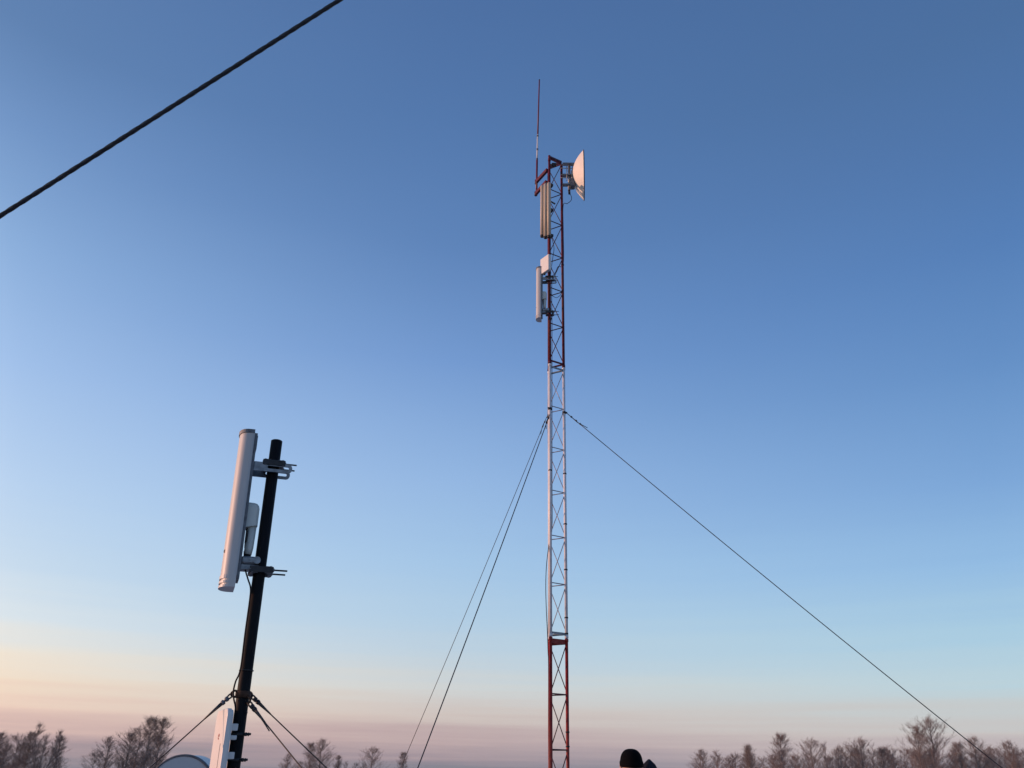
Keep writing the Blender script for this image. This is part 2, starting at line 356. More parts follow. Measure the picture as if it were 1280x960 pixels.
# ------------------------------------------------------------------ sector antenna (built once, used on the pole and on the mast)
AL = .655
def make_sector(label, group):
    r = thing('sector_antenna', label, 'antenna', (0, 0, 0), group)
    # local frame: z up, front faces -x, back plate at x = 0, pole behind at x = +.125
    prof = []
    for i in range(15):
        t = math.pi*(i/14); prof.append((-.012 - .048*math.sin(t)**.75, -.056*math.cos(t)))
    prof = [(0, -.056)] + prof + [(0, .056)]
    b = MB().prism(prof[::-1], .030, AL-.012, 10, caps=False); ro = fix(b.obj('radome', M['radome'], r))
    big = [(x*1.05-.001, y*1.05) for x, y in prof]
    fix(MB().prism(big[::-1], AL-.014, AL+.002, 1, smooth=False).obj('end_cap', M['dull'], r)).data
    # lower end cap: three stepped ribs towards the front
    lo = MB()
    for k, (s_, z0, z1) in enumerate(((1.03, .018, .032), (.93, .010, .018), (1.03, .001, .010), (.93, -.007, .001), (1.03, -.016, -.007))):
        lo.prism([(x*s_-.001, y*1.02) for x, y in prof][::-1], z0, z1, 1, smooth=False)
    fix(lo.obj('end_cap', M['radome'], r))
    fix(MB().box((.006, 0, AL/2+.004), .011, .098, AL-.03).bar(V((.004, 0, AL-.05)), V((.014, 0, AL-.05)), .09, .06).obj('back_plate', M['dull'], r))
    dr = MB().lathe([(0.0001, 0), (.007, 0), (.008, -.002), (.0001, -.003)], V((-.55, -.83, 0)), V((-.0555, -.026, .13)), 14); dr.obj('drain_plug', M['dark'], r)
    # two slotted tilt arms and their clamp, high on the back
    zt = AL*.762
    def slot(x0, x1, h, rr):
        o = []
        for k in range(8): t = -math.pi/2+math.pi*k/7; o.append((x1-rr+rr*math.cos(t), h/2*math.sin(t)))
        for k in range(8): t = math.pi/2+math.pi*k/7; o.append((x0+rr+rr*math.cos(t)*(1 if rr < .01 else .15), h/2*math.sin(t)))
        return o
    for y in (-.042, .042):
        out = [(a, zt+b_) for a, b_ in slot(-.002, .172, .040, .016)]; ho = [(a, zt+b_*1.0) for a, b_ in slot(.068, .158, .013, .0055)]
        p = MB().plate(out, ho, y-.002, y+.002)
        fix(p.obj('slotted_arm', M['galv'], r))
    fix(MB().bar(V((.012, -.044, zt)), V((.012, .044, zt)), .004, .038).obj('bracket_web', M['galv'], r))
    def clamp(z, xj, w, name='pole_clamp', bl=.085):
        c = MB()
        for sgn in (-1, 1):       # two jaws with V seats
            x = .094 + sgn*xj
            c.box((x+sgn*.006, 0, z), .012, w, .030, b=.002)
            for y in (-.022, .022):
                c.bar(V((x-sgn*.004, y*1.25, z)), V((x+sgn*.008, y*.2, z)), .006, .026)
            for y in (-w/2+.004, w/2-.004): c.bar(V((x-sgn*.016, y, z)), V((x+sgn*.010, y, z)), .004, .028)
        fix(c.obj(name, M['dull'], r))
        for y in (-w/2+.001, w/2-.001): fix(MB().box((.094, y, z), xj*2+.034, .0035, .024, b=.0012).obj('clamp_cheek', M['dark'], r))
        for y in (-.037, .037):
            a = V((.094-xj-.012, y, z)); e = V((.094+xj+bl, y, z))
            bo = MB().tube([a, e], .0036, 8); rb = bo.obj('bolt', M['dark'], r)
            for xx in (.094+xj+.013, .094-xj-.018): MB().tube([V((xx, y, z)), V((xx+.007, y, z))], .0078, 6).obj('nut', M['dull'], rb)
    clamp(zt+.022, .030, .092, bl=.065)
    # lower hinge arm and clamp
    zb = AL*.130
    h = MB().box((.043, 0, zb+.016), .066, .056, .030, b=.006).box((.036, 0, zb-.012), .050, .046, .022, b=.002)
    h.tube([V((.072, -.032, zb+.016)), V((.072, .032, zb+.016))], .015, 14); fix(h.obj('hinge_arm', M['galv'], r))
    clamp(zb-.022, .030, .086, bl=.072)
    # radio unit with a narrow connector shroud, hanging between antenna and pole
    rp = [(.012, -.030), (.048, -.026), (.056, -.019), (.059, -.008), (.059, .008), (.056, .019), (.048, .026), (.012, .030)]
    rb_ = MB(); z0, z1 = AL*.36, AL*.525
    vs = []; lay = [(z0, 1, 0), (z0+.004, 1, 0), (z1-.022, 1, 0), (z1-.010, .93, 0), (z1-.003, .80, 0), (z1, .62, 0)]
    for zz, s_, _ in lay:
        for a, b_ in rp:
            tilt = (.010*(a-.012)/.07) if zz < z0+.01 else 0
            vs.append(V((.012+(a-.012)*s_, b_*s_, zz+tilt*1.8)))
    fs = [(i*8+k, i*8+(k+1) % 8, i*8+8+(k+1) % 8, i*8+8+k) for i in range(5) for k in range(8)] + [tuple(range(8))[::-1], tuple(range(40, 48))]
    rb_.add(vs, fs, False); rd = fix(rb_.obj('radio', M['radio'], r))
    sh = MB().tube([V((.038, 0, z0+.02)), V((.036, 0, z0-.08)), V((.034, 0, z0-.108))], [.019, .018, .016], 14)
    for k in range(3): pass
    sh.obj('cable_shroud', M['radio'], rd)
    MB().tube([V((.034, 0, z0-.104)), V((.034, 0, z0-.116))], .014, 12).obj('gland', M['dark'], rd)
    gp = MB().box((.022, 0, z0-.035), .012, .03, .05, b=.003).tube([V((.020, 0, z0)), V((.022, 0, z0-.08))], .005, 8); gp.obj('connector', M['dark'], rd)
    return r
ant = make_sector('long white sector antenna clamped near the top of the black pole', 'sector antennas')
A0, A1 = P(283.5, 731, 3.4), P(309.3, 540, 3.4)
zax = (A1-A0).normalized(); basis(ant, V((.94, .34, 0)), zax)
an2 = copy_tree(ant); an2['label'] = 'small white sector antenna on the left leg of the lattice mast, below the white box'
q = P(675.2, 397, 7.99); an2.location = (leg_xy['near'].x - .094*.99, 8.0 + .094*.1, q.z); basis(an2, V((.99, -.10, 0)), V((0, 0, 1)))

# ------------------------------------------------------------------ near pole
Pb, Pt = P(292.0, 958, 3.4), P(346, 551, 3.4); pd = (Pt-Pb).normalized()
foot = Pb - pd*(Pb.z/pd.z)
pole = thing('steel_pole', 'black steel pole in the foreground carrying a sector antenna and a flat panel', 'pole', foot)
PR = .0243
xa = V((.94, .34, 0)); xa = (xa - zax*xa.dot(zax)).normalized()
base_pt = foot + pd*((A0.z - foot.z)/pd.z)
ant.location = base_pt - xa*.088 - V((0, 0, .006))
Lp = (Pt-foot).length
fix(MB().lathe([(.0001, Lp-.004), (PR-.004, Lp-.004), (PR-.003, Lp), (PR, Lp-.002), (PR, Lp*.5), (PR, -.1)], pd, V((0, 0, 0)), 24).obj('tube', M['pole'], pole))
def onpole(py): 
    best = min(range(1001), key=lambda i: abs(((Pt*(i/1000)+foot*(1-i/1000)) - P(0, 0, 1)).length*0 + abs(pix(Pt*(i/1000)+foot*(1-i/1000))[1]-py)))
    return Pt*(best/1000)+foot*(1-best/1000)
def pix(p):
    d = p - V((0, 0, EYE)); zc = d.dot(F); return 640 + FPX*d.dot(RR)/zc, 480 - FPX*d.dot(UU)/zc
ring = onpole(868) - foot
MB().tube([ring-pd*.012, ring+pd*.012], PR+.005, 20).obj('guy_ring', M['rust'], pole)
MB().tube([onpole(838)-foot-pd*.002, onpole(838)-foot+pd*.002], PR+.0035, 20).obj('cable_tie', M['dark'], pole)
rw = onpole(868)
ends = {'l': P(190, 957, 3.25), 'r1': P(390, 942, 3.75), 'r2': P(376, 958, 3.2)}
for k in ends:
    d = ends[k]-rw; d.z = 0; d.normalize()
    ring = rw - foot - V((0, 0, .022 if k == 'r2' else 0))
    pts = [ring + d*(PR) + V((0, 0, .010)), ring + d*(PR+.010) + V((0, 0, .012)), ring + d*(PR+.021) + V((0, 0, .003)), ring + d*(PR+.017) - V((0, 0, .008)), ring + d*(PR+.002) - V((0, 0, .010))]
    MB().tube(spline(pts, 4), .0042, 7).obj('lug', M['rust'], pole)
def rope(k, label, c1):
    e = ends[k]; d0 = e-rw; d0.z = 0; d0.normalize(); s = rw + d0*(PR+.016) - V((0, 0, .030 if k == 'r2' else 0))
    t = -s.z/(e.z-s.z); end = s+(e-s)*t; d = (end-s).normalized()
    r = thing('guy_rope', label, 'guy rope', end, 'steel ropes that brace the black pole')
    MB().tube([s-end+d*.03, (s+end)/2-end-V((0, 0, .006)), V((0, 0, 0))], .0025, 7).obj('wire', M['rope'], r)
    sd_ = d.cross(V((0, 1, 0))).normalized()
    loop = [s-end+d*.028, s-end+d*.016+sd_*.006, s-end+d*.004+sd_*.005, s-end-d*.001, s-end+d*.004-sd_*.005, s-end+d*.016-sd_*.006, s-end+d*.028]
    MB().tube(spline(loop, 4), .0032, 7).obj('thimble', M['dark'], r)
    for q in (.020, .038):
        p = s-end+d*q; cc = MB().tube([p, p+d*.003, p+d*.012, p+d*.016], [.0055, .0098, .0088, .005], 8); cc.obj('wire_clip', M[c1], r)
    MB().tube([s-end+d*.050, s-end+d*.085, s-end+d*.130], [.0070, .0052, .0028], 8).obj('splice', M['rope'], r)
    if k == 'r2': MB().tube([s-end+d*.06, s-end+d*.12-sd_*.003, s-end+d*.17-sd_*.007], .0022, 6).obj('wire_tail', M['rope'], r)
    MB().tube([V((0, 0, -.2)), V((0, 0, .1))], .010, 8).obj('ground_stake', M['rust'], r)
rope('l', 'steel guy rope from the black pole slanting down past the round drum antenna', 'dull')
rope('r1', 'steel guy rope on the right of the black pole, the upper of two', 'dark')
rope('r2', 'steel guy rope on the right of the black pole, the lower and steeper of two', 'dark')

# data cable from the radio down the pole
pe = lambda py, dx=0, Y=3.37: P(pix(onpole(py))[0]-7.2+dx, py, Y)
cb_ = [P(305.4, 689, 3.40), P(305.3, 700, 3.40), P(306.6, 712, 3.37), P(310, 724, 3.35), P(313.2, 735, 3.35), pe(750, -.3), pe(790, -.5), pe(836, -.3), P(294.5, 852, 3.37), P(291.8, 864, 3.36), P(292.3, 874, 3.355), P(294.3, 884, 3.36), P(293.5, 900, 3.40), P(290, 930, 3.41)]
tag(MB().tube(spline(cb_, 6), .0032, 8).obj('data_cable', M['rubber']), 'thin black cable from the radio down the left side of the black pole', 'cable')

# flat panel antenna on the pole
pn = thing('panel_antenna', 'flat square white panel antenna strapped low on the black pole, glowing pink', 'antenna', (0, 0, 0))
nrm_ = V((-.87, -.49, 0)).normalized()
near_top = P(294.2, 885, 3.30)
tang = V((-nrm_.y*-1, 0, 0))
tang = pd.cross(-nrm_).normalized()       # horizontal, towards the camera or away
if tang.y > 0: tang = -tang               # towards the camera
W_, H_, T_ = .185, .30, .020
pn.location = near_top - tang*W_/2 - pd*H_ + nrm_*T_/2
# local frame: x = -normal, z = pole direction
basis(pn, -nrm_, pd)
def rrect(w, h, r, k=5):
    o = []
    for cx_, cy_, a0 in ((w/2-r, h/2-r, 0), (-w/2+r, h/2-r, 90), (-w/2+r, -h/2+r, 180), (w/2-r, -h/2+r, 270)):
        for i in range(k): t = R(a0+90*i/(k-1)); o.append((cx_+r*math.cos(t), cy_+r*math.sin(t)))
    return o
def shell(lay, r, zc):
    b = MB(); vs = []; n_ = 20
    for x, w_, h_ in lay:
        for a, b2 in rrect(w_, h_, r): vs.append(V((x, a, zc+b2)))
    fs = [(i*n_+k, i*n_+(k+1) % n_, (i+1)*n_+(k+1) % n_, (i+1)*n_+k) for i in range(len(lay)-1) for k in range(n_)]
    fs += [tuple(range(n_)), tuple(range((len(lay)-1)*n_, len(lay)*n_))[::-1]]
    b.add(vs, fs, False); return b
fix(shell([(-.0155, W_-.006, H_-.006), (-.0145, W_-.002, H_-.002), (-.012, W_, H_), (.001, W_, H_)], .026, H_/2).obj('radome', M['plastic'], pn))
fix(shell([(.0012, W_-.006, H_-.006), (.008, W_-.010, H_-.010)], .024, H_/2).obj('back_shell', M['plastic'], pn))
mk = MB(); mk.tube(spline([V((-.0157, -.010, .205)), V((-.0157, -.002, .214)), V((-.0157, .006, .206)), V((-.0157, .004, .196)), V((-.0157, -.006, .198))], 5), .0016, 6); mk.obj('emblem', M['mark'], pn)
MB().tube([V((-.0157, -W_/2+.05, H_*.6)), V((-.0157, -W_/2+.05, .01))], .0012, 6).obj('seam', M['dull'], pn)
pm = Matrix((-nrm_, pd.cross(-nrm_).normalized(), pd)).transposed()
for py in (909, 922, 944.5):
    pw = P((917-py)*.13 + 291.3, py, 3.345); lp = pn.rotation_quaternion.inverted() @ (pw - pn.location)
    MB().box(lp, .026, .022, .024 if py != 922 else .015, b=.002).obj('mount_block', M['plastic'], pn)
    MB().box(lp+V((-.008, lp.y*-.35, 0)), .016, abs(lp.y)*.6, .014, b=.002).obj('mount_rib', M['plastic'], pn)
# straps round the pole with protruding bolt ends
for py in (918, 950):
    p = onpole(py)-foot; s_ = MB().tube([p-pd*.005, p+pd*.005], PR+.003, 20)
    s_.bar(p-V((.052, 0, 0)), p-V((PR, 0, 0)), .03, .008, pd)
    s_.tube([p+V((PR, -.012, 0)), p+V((PR+.028, -.012, .001))], .0042, 8); s_.tube([p+V((PR+.006, -.012, 0)), p+V((PR+.013, -.012, 0))], .0075, 6)
    s_.tube([p+V((PR+.017, -.012, 0)), p+V((PR+.021, -.012, 0))], .0065, 8)
    s_.obj('strap_clamp', M['dark'], pole)
p = onpole(891)-foot; MB().tube([p+V((PR-.002, -.01, 0)), p+V((PR+.004, -.01, 0))], .004, 6).obj('screw', M['dark'], pole)
# second flat radome just behind the panel, on its other side
s2 = thing('rear_panel_antenna', 'second pink lit panel antenna edge peeking out behind the square panel', 'antenna')
s2.location = P(276, 1000, 3.62); basis(s2, V((.80, .60, 0)), (pd+V((.10, 0, 0))).normalized())
fix(shell([(-.017, .130, .250), (-.012, .138, .258), (.012, .138, .258)], .02, .10).obj('radome', M['plastic'], s2))
MB().tube([V((.012, 0, .1)), V((.07, 0, .1))], .012, 10).obj('bracket', M['dull'], s2)
_b = s2.location; 
# drum antenna on a short mast
dc = P(230.5, 983, 4.15); dt = P(232, 943.3, 4.15); dr_ = (dt-dc).length
drum = thing('drum_antenna', 'round grey blue drum antenna rising at the bottom edge left of the black pole', 'antenna', (dc.x, dc.y, 0))
dr_ *= 1.20; o = V((-.02, 0, dt.z - dr_)); ax = V((.03, 1, .05)).normalized()
fix(MB().lathe([(.0001, .012-.004), (dr_*.5, .0105-.004), (dr_*.85, .007-.004), (dr_-.006, .004)], ax, o, 48).obj('radome', M['drum'], drum))
fix(MB().lathe([(dr_-.007, 0), (dr_, -.002), (dr_+.002, .004), (dr_+.002, .014), (dr_-.007, .014)], ax, o, 48, close=True).obj('rim', M['dull'], drum))
fix(MB().lathe([(dr_-.004, .012), (dr_-.006, .15), (dr_*.8, .20), (dr_*.45, .235), (.0001, .25)], ax, o, 48).obj('shroud', M['plastic'], drum))
MB().tube([V((.0, .20, dc.z)), V((0, .34, dc.z-.03))], .022, 12).obj('bracket', M['galv'], drum)
MB().tube([V((0, .34, -.1)), V((0, .34, dc.z+.02))], .024, 16).obj('post', M['dull'], drum)

# ------------------------------------------------------------------ things on the lattice mast
# parabolic dish, seen edge on, opening to the right
dn = V((1, -.08, 0)).normalized()
ctr = P(729.4, 219.5, 8.05); topd = P(729.4, 189.5, 8.05); rad = (topd-ctr).length
rad = (P(729.4, 189.5, 8.05).z - P(729.4, 250, 8.05).z)/2*.80
ctr = V((ctr.x, 8.05, (P(729.4, 189.5, 8.05).z + P(729.4, 250, 8.05).z)/2))
dish = thing('dish_antenna', 'white parabolic dish lit pink near the top of the lattice mast', 'antenna', ctr)
DP = .135
pr = [(rad*t, -DP*(1-t**2.3)) for t in [i/16 for i in range(1, 17)]]
fix(MB().lathe([(.0001, -DP)] + pr + [(rad+.004, 0), (rad+.004, .006), (rad-.004, .006)] + [(r_*.985, h_+.006) for r_, h_ in pr[::-1]] + [(.0001, -DP+.006)], dn, V((0, 0, 0)), 64).obj('reflector', M['dish'], dish))
fix(MB().lathe([(rad+.005, -.004), (rad+.007, 0), (rad+.007, .008), (rad+.001, .010)], dn, V((0, 0, 0)), 64).obj('rim', M['dull'], dish))
fe = MB().tube([-dn*DP, -dn*.03], .012, 10).lathe([(.0001, -.012), (.035, -.017), (.035, -.027), (.012, -.040)], dn, V((0, 0, 0)), 20); fe.obj('feed', M['plastic'], dish)
bk = MB(); 
vx = V((0, 0, 0)) - dn*(DP+.0)
bk.lathe([(.075, -.0), (.078, -.012), (.06, -.03), (.0001, -.032)], dn, vx + V((.014, 0, 0)), 20); bk.obj('back_hub', M['galv'], dish)
def rel(px, py, Y=8.06): return P(px, py, Y) - ctr
MB().tube([rel(711.5, 206), rel(711.5, 238)], .016, 12).obj('mount_pipe', M['galv'], dish)
for py in (206, 220, 232):
    zc = rel(711, py).z
    MB().bar(V((rel(703, py).x, 0.0, zc)), V((rel(718, py).x, 0.0, zc)), .05, .014).obj('bracket_arm', M['galv'], dish)
for py in (209, 221):
    for y in (-.03, .03):
        zc = rel(711, py).z; MB().tube([V((rel(700.5, py).x, y, zc)), V((rel(716.5, py).x, y, zc))], .0045, 6).obj('rod', M['galv'], dish)
for px in (708.5, 715.5): MB().tube([rel(px, 204, 8.02), rel(px, 226, 8.02)], .005, 6).obj('frame_bar', M['galv'], dish)
MB().box(rel(715.5, 230, 8.04), .06, .09, .11, b=.008).obj('radio', M['dull'], dish)
MB().tube([rel(711.5, 238.5), rel(711.8, 242.5)], .014, 10).obj('connector', M['dark'], dish)

# whip antenna on two red arms
wp = thing('whip_antenna', 'slender whip antenna rising above the top of the lattice mast', 'antenna', P(670.6, 244, 8.28))
def rw_(px, py, Y=8.28): return P(px, py, Y) - wp.location
MB().tube([rw_(670.6, 244), rw_(671.3, 200)], .013, 10).obj('lower_tube', M['whip'], wp)
MB().tube([rw_(671.3, 200), rw_(672.2, 168)], .0095, 10).obj('middle_tube', M['plastic'], wp)
MB().tube([rw_(672.2, 168), rw_(674.2, 100.5)], [.0100, .0080], 8).obj('upper_rod', M['whip'], wp)
for py, px in ((187, 671.7), (170, 672.1), (199, 671.3)): MB().tube([rw_(px, py+1), rw_(px, py-1)], .0125, 10).obj('joint_sleeve', M['dull'], wp)
MB().tube([rw_(674.2, 100.5), rw_(674.2, 99.4)], .008, 8).obj('tip', M['dark'], wp)
for (a, b_) in (((684, 212), (670.3, 228)), ((683, 226.5), (669.8, 243))):
    A_, B_ = P(a[0], a[1], 8.06), P(b_[0], b_[1], 8.29)
    A_.z = B_.z = (A_.z+B_.z)/2
    MB().bar(A_-wp.location, B_-wp.location, .030, .044).obj('arm', M['red'], wp)
    MB().tube([B_-wp.location-V((0, 0, .028)), B_-wp.location+V((0, 0, .028))], .019, 10).obj('clamp', M['red_rod'], wp)

# antenna of three tall tubes in front of the near leg
tr = thing('triple_tube_antenna', 'tall beige antenna of three upright ribs near the top of the lattice mast', 'antenna', P(684, 297, 7.93))
def rt(px, py, Y): return P(px, py, Y) - tr.location
for k, (px, Y, t_, bt) in enumerate(((677.7, 7.97, 233, 295.0), (681.9, 7.92, 231, 296.5), (686.4, 7.89, 229.5, 295.5))):
    a, b_ = rt(px, bt, Y), rt(px, t_, Y); b_.x = a.x; b_.y = a.y
    MB().tube([a, b_, b_+V((0, 0, .01))], [.0225, .0225, .016], 16).obj('tube', M['beige'], tr)
    MB().tube([a-V((0, 0, .020)), a-V((0, 0, .012)), a+V((0, 0, .006))], [.012, .023, .0235], 14).obj('end_cap', M['dark'], tr)
a = rt(682.5, 232, 7.965); b_ = rt(682.5, 293, 7.965); b_.x = a.x; b_.y = a.y
MB().bar(a, b_, .075, .02, V((0, 1, 0))).obj('back_spine', M['dull'], tr)
for py in (231, 262, 294):
    zc = rt(686, py, 7.97).z; MB().bar(V((rt(682, py, 7.97).x, .03, zc)), V((leg_xy['near'].x-tr.location.x+.035, .065, zc)), .05, .03).obj('clamp', M['dark'], tr)
MB().tube([rt(688.5, 252, 8.0), rt(694, 255, 8.02)], .010, 8).obj('clamp_bolt', M['dull'], tr)

# white box antenna between them
bx = thing('box_antenna', 'small white box antenna lit pink on the left leg of the lattice mast', 'antenna', P(682.2, 331, 7.925))
basis(bx, V((.80, .60, 0)))
MB().box((0, 0, 0), .042, .150, .205, b=.004).obj('housing', M['plastic'], bx)
MB().box((.030, 0, -.02), .022, .05, .09, b=.003).box((.058, .0, -.02), .05, .02, .03).obj('bracket', M['dark'], bx)
MB().tube([V((.0, .02, -.103)), V((.0, .02, -.125))], .010, 8).obj('gland', M['dark'], bx)
# warning lamp and small bracket at the top
bn = MB().box((0, 0, 0), .055, .045, .032, b=.004).tube([V((-.05, 0, 0)), V((-.02, 0, 0))], .010, 8).obj('junction_box', M['dark']); bn.location = P(692.3, 206, 8.0)
tag(bn, 'small black junction box inside the top bay of the lattice mast', 'junction box')
tp = MB().bar(pt('near', P(688, 195.5, 8.0).z), pt('right', P(688, 195.5, 8.0).z), .016, .022); tp.bar(pt('far', P(688, 195.5, 8.0).z), pt('right', P(688, 195.5, 8.0).z), .016, .022); tp.obj('top_bar', M['red_rod'], mast)

# ------------------------------------------------------------------ thick overhead stay
a, b_ = P(0, 270.5, 2.5), P(425.5, -1, 2.3)
d = (b_-a).normalized(); lo = a - d*(a.z/d.z); hi = b_ + d*9.0
root = thing('overhead_cable', 'thick black twisted cable crossing the upper left corner of the sky', 'cable', lo)
Lc = (hi-lo).length; n_s = 2200; pts = []; 
cm = MB(); u = d.cross(V((0, 0, 1))).normalized(); v = d.cross(u); vs = []; fs = []; nn = 16; RC = .0083
SAG0 = math.sin(math.pi*((a+b_)/2-lo).length/Lc)
for i in range(n_s+1):
    t = i/n_s*Lc; p = d*t - V((0, 0, .0022*Lc*(math.sin(math.pi*i/n_s) - SAG0)))
    for k in range(nn):
        th = 2*math.pi*k/nn; r_ = RC*(1+.085*math.cos(4*(th - t*30))); vs.append(p + (u*math.cos(th)+v*math.sin(th))*r_)
for i in range(n_s):
    for k in range(nn): fs.append((i*nn+k, i*nn+(k+1) % nn, (i+1)*nn+(k+1) % nn, (i+1)*nn+k))
cm.add(vs, fs, True); cm.obj('stranded_core', M['stay'], root)
mz = hi.z + .3
hm = thing('stay_mast', 'plain steel mast to the right that holds the overhead cable', 'mast', (hi.x, hi.y, 0))
MB().tube([V((0, 0, -.1)), V((0, 0, mz*.5)), V((0, 0, mz))], [.06, .055, .05], 20).obj('tube', M['dull'], hm)

# ------------------------------------------------------------------ person
hx = P(786.5, 935, 7.5); topz = hx.z
man = thing('person', 'person in a black knit cap and dark hooded jacket right of the lattice mast', 'person', (hx.x+.02, 7.5, 0))
H = topz-.01
def skinned(name, verts, edges, radii, m, parent, sub=2, root_i=0):
    me = bpy.data.meshes.new(name); me.from_pydata([tuple(v) for v in verts], edges, []); o = bpy.data.objects.new(name, me); C.objects.link(o); o.parent = parent
    md = o.modifiers.new('skin', 'SKIN'); md.use_smooth_shade = True
    sv = me.skin_vertices[0].data if me.skin_vertices else None
    if sv is None:
        me.attributes; bpy.context.view_layer.update(); sv = me.skin_vertices[0].data
    for i, r_ in enumerate(radii): sv[i].radius = r_ if isinstance(r_, tuple) else (r_, r_)
    sv[root_i].use_root = True
    sb = o.modifiers.new('sub', 'SUBSURF'); sb.levels = sb.render_levels = sub
    me.materials.append(m); return o
# facing the camera and a little left; arms bent in front holding nothing visible
s_ = H/1.82
B = {'pel': (0, 0, .95), 'wa': (0, 0, 1.10), 'ch': (0, .01, 1.32), 'nk0': (0, .0, 1.47), 'nk1': (-.005, -.02, 1.56), 'hd': (-.01, -.035, 1.66),
     'sl': (-.18, 0, 1.43), 'el': (-.24, -.02, 1.15), 'wl': (-.20, -.22, 1.05), 'hl': (-.18, -.29, 1.04),
     'sr': (.18, 0, 1.43), 'er': (.24, -.01, 1.15), 'wr': (.19, -.22, 1.06), 'hr': (.17, -.29, 1.05),
     'jl': (-.10, 0, .90), 'kl': (-.12, -.02, .49), 'al': (-.13, .02, .09), 'fl': (-.14, -.13, .04),
     'jr': (.10, 0, .90), 'kr': (.12, -.02, .49), 'ar': (.14, .02, .09), 'fr': (.16, -.13, .04)}
rad_b = {'pel': .13, 'wa': (.14, .10), 'ch': (.16, .11), 'nk0': .07, 'nk1': .055, 'hd': .05, 'sl': .062, 'el': .042, 'wl': .028, 'hl': (.038, .018), 'sr': .062, 'er': .042, 'wr': .028, 'hr': (.038, .018),
         'jl': .088, 'kl': .058, 'al': .04, 'fl': .035, 'jr': .088, 'kr': .058, 'ar': .04, 'fr': .035}
names = list(B); vtx = [V(B[k])*s_ for k in names]; ix = {k: i for i, k in enumerate(names)}
chain = [('pel', 'wa'), ('wa', 'ch'), ('ch', 'nk0'), ('nk0', 'nk1'), ('nk1', 'hd'), ('ch', 'sl'), ('sl', 'el'), ('el', 'wl'), ('wl', 'hl'), ('ch', 'sr'), ('sr', 'er'), ('er', 'wr'), ('wr', 'hr'),
         ('pel', 'jl'), ('jl', 'kl'), ('kl', 'al'), ('al', 'fl'), ('pel', 'jr'), ('jr', 'kr'), ('kr', 'ar'), ('ar', 'fr')]
vv = list(vtx); ee = [(ix[a], ix[b]) for a, b in chain]; rr_ = [rad_b[k] for k in names]
for sgn, hn in ((-1, 'hl'), (1, 'hr')):         # five fingers on each hand
    hb = V(B[hn])*s_
    for q, (dx, ln) in enumerate(((-.028, .060), (-.010, .070), (.009, .066), (.027, .052))):
        i0 = len(vv); vv += [hb+V((dx*sgn, -.030, 0)), hb+V((dx*sgn, -.030-ln*.5, -.010)), hb+V((dx*sgn*.9, -.030-ln*.8, -.032))]
        ee += [(ix[hn], i0), (i0, i0+1), (i0+1, i0+2)]; rr_ += [.010, .009, .0078]
    i0 = len(vv); vv += [hb+V((-sgn*.036, .0, -.004)), hb+V((-sgn*.054, -.030, -.014))]; ee += [(ix[hn], i0), (i0, i0+1)]; rr_ += [.012, .009]
body = skinned('body', vv, ee, rr_, M['skin'], man)
hc = V((-.012, -.045, topz-.135))
hd = MB(); vs = []; fs = []; nu, nv = 28, 20
for j in range(nv+1):
    ph = math.pi*j/nv
    for i in range(nu):
        th = 2*math.pi*i/nu; x = math.sin(ph)*math.cos(th); y = math.sin(ph)*math.sin(th); z = math.cos(ph)
        jaw = 1 - .28*max(0, -z)**1.3
        px_, py_, pz_ = x*.076*jaw, y*.095*jaw, z*.118
        if y < -.6 and abs(x) < .3:
            k = max(0, 1-abs(z+.12)/.22)*max(0, 1-abs(x)/.22); py_ -= .020*k
        if y < -.5: 
            k = max(0, 1-abs(z-.12)/.12)*max(0, 1-abs(abs(x)-.36)/.2); py_ += .010*k
        vs.append(hc+V((px_, py_, pz_)))
for j in range(nv):
    for i in range(nu): fs.append((j*nu+i, j*nu+(i+1) % nu, (j+1)*nu+(i+1) % nu, (j+1)*nu+i))
hd.add(vs, fs, True); ho = fix(hd.obj('head', M['skin'], man))
for sx in (-1, 1):
    e = MB().lathe([(.0001, .012), (.007, .009), (.011, .003), (.011, -.006)], V((0, -1, 0)), hc+V((sx*.030, -.076, .012)), 14).obj('eye', M['eye'], ho)
    MB().lathe([(.0001, .0128), (.0045, .0118), (.0055, .009)], V((0, -1, 0)), hc+V((sx*.030, -.076, .012)), 12).obj('iris', M['iris'], ho)
    MB().tube(spline([hc+V((sx*.016, -.090, .030)), hc+V((sx*.030, -.091, .035)), hc+V((sx*.046, -.080, .029))], 4), .003, 6).obj('eyebrow', M['hair'], ho)
    MB().tube(spline([hc+V((sx*.074, .0, .025)), hc+V((sx*.088, .012, .022)), hc+V((sx*.088, .012, -.012)), hc+V((sx*.074, .0, -.030))], 4), .008, 8).obj('ear', M['skin'], ho)
MB().tube(spline([hc+V((-.022, -.083, -.055)), hc+V((0, -.092, -.052)), hc+V((.022, -.083, -.055))], 4), .0045, 8).obj('mouth', M['lip'], ho)
# knit cap: close dome, thick turned-up band, fine ribs
cp = MB(); vs = []; fs = []; nu = 72
lay = []
for j in range(13):
    t = j/12*math.pi/2; lay.append((math.cos(t)**.76 if j < 12 else .0, .028+.100*math.sin(t)))
lay = [(1.02, -.008), (1.06, -.004), (1.065, .014), (1.05, .030)] + [(r_*1.0, h_) for r_, h_ in lay[1:]]
for r_, h_ in lay:
    for i in range(nu):
        th = 2*math.pi*i/nu; rib = 1+.006*math.cos(th*36) if r_ > .1 else 1
        vs.append(hc+V((math.cos(th)*.091*r_*rib, .006+math.sin(th)*.113*r_*rib, h_+.010*math.sin(th)*min(1, r_))))
for j in range(len(lay)-1):
    for i in range(nu): fs.append((j*nu+i, j*nu+(i+1) % nu, (j+1)*nu+(i+1) % nu, (j+1)*nu+i))
cp.add(vs, fs, True); fix(cp.obj('knit_cap', M['knit'], man))
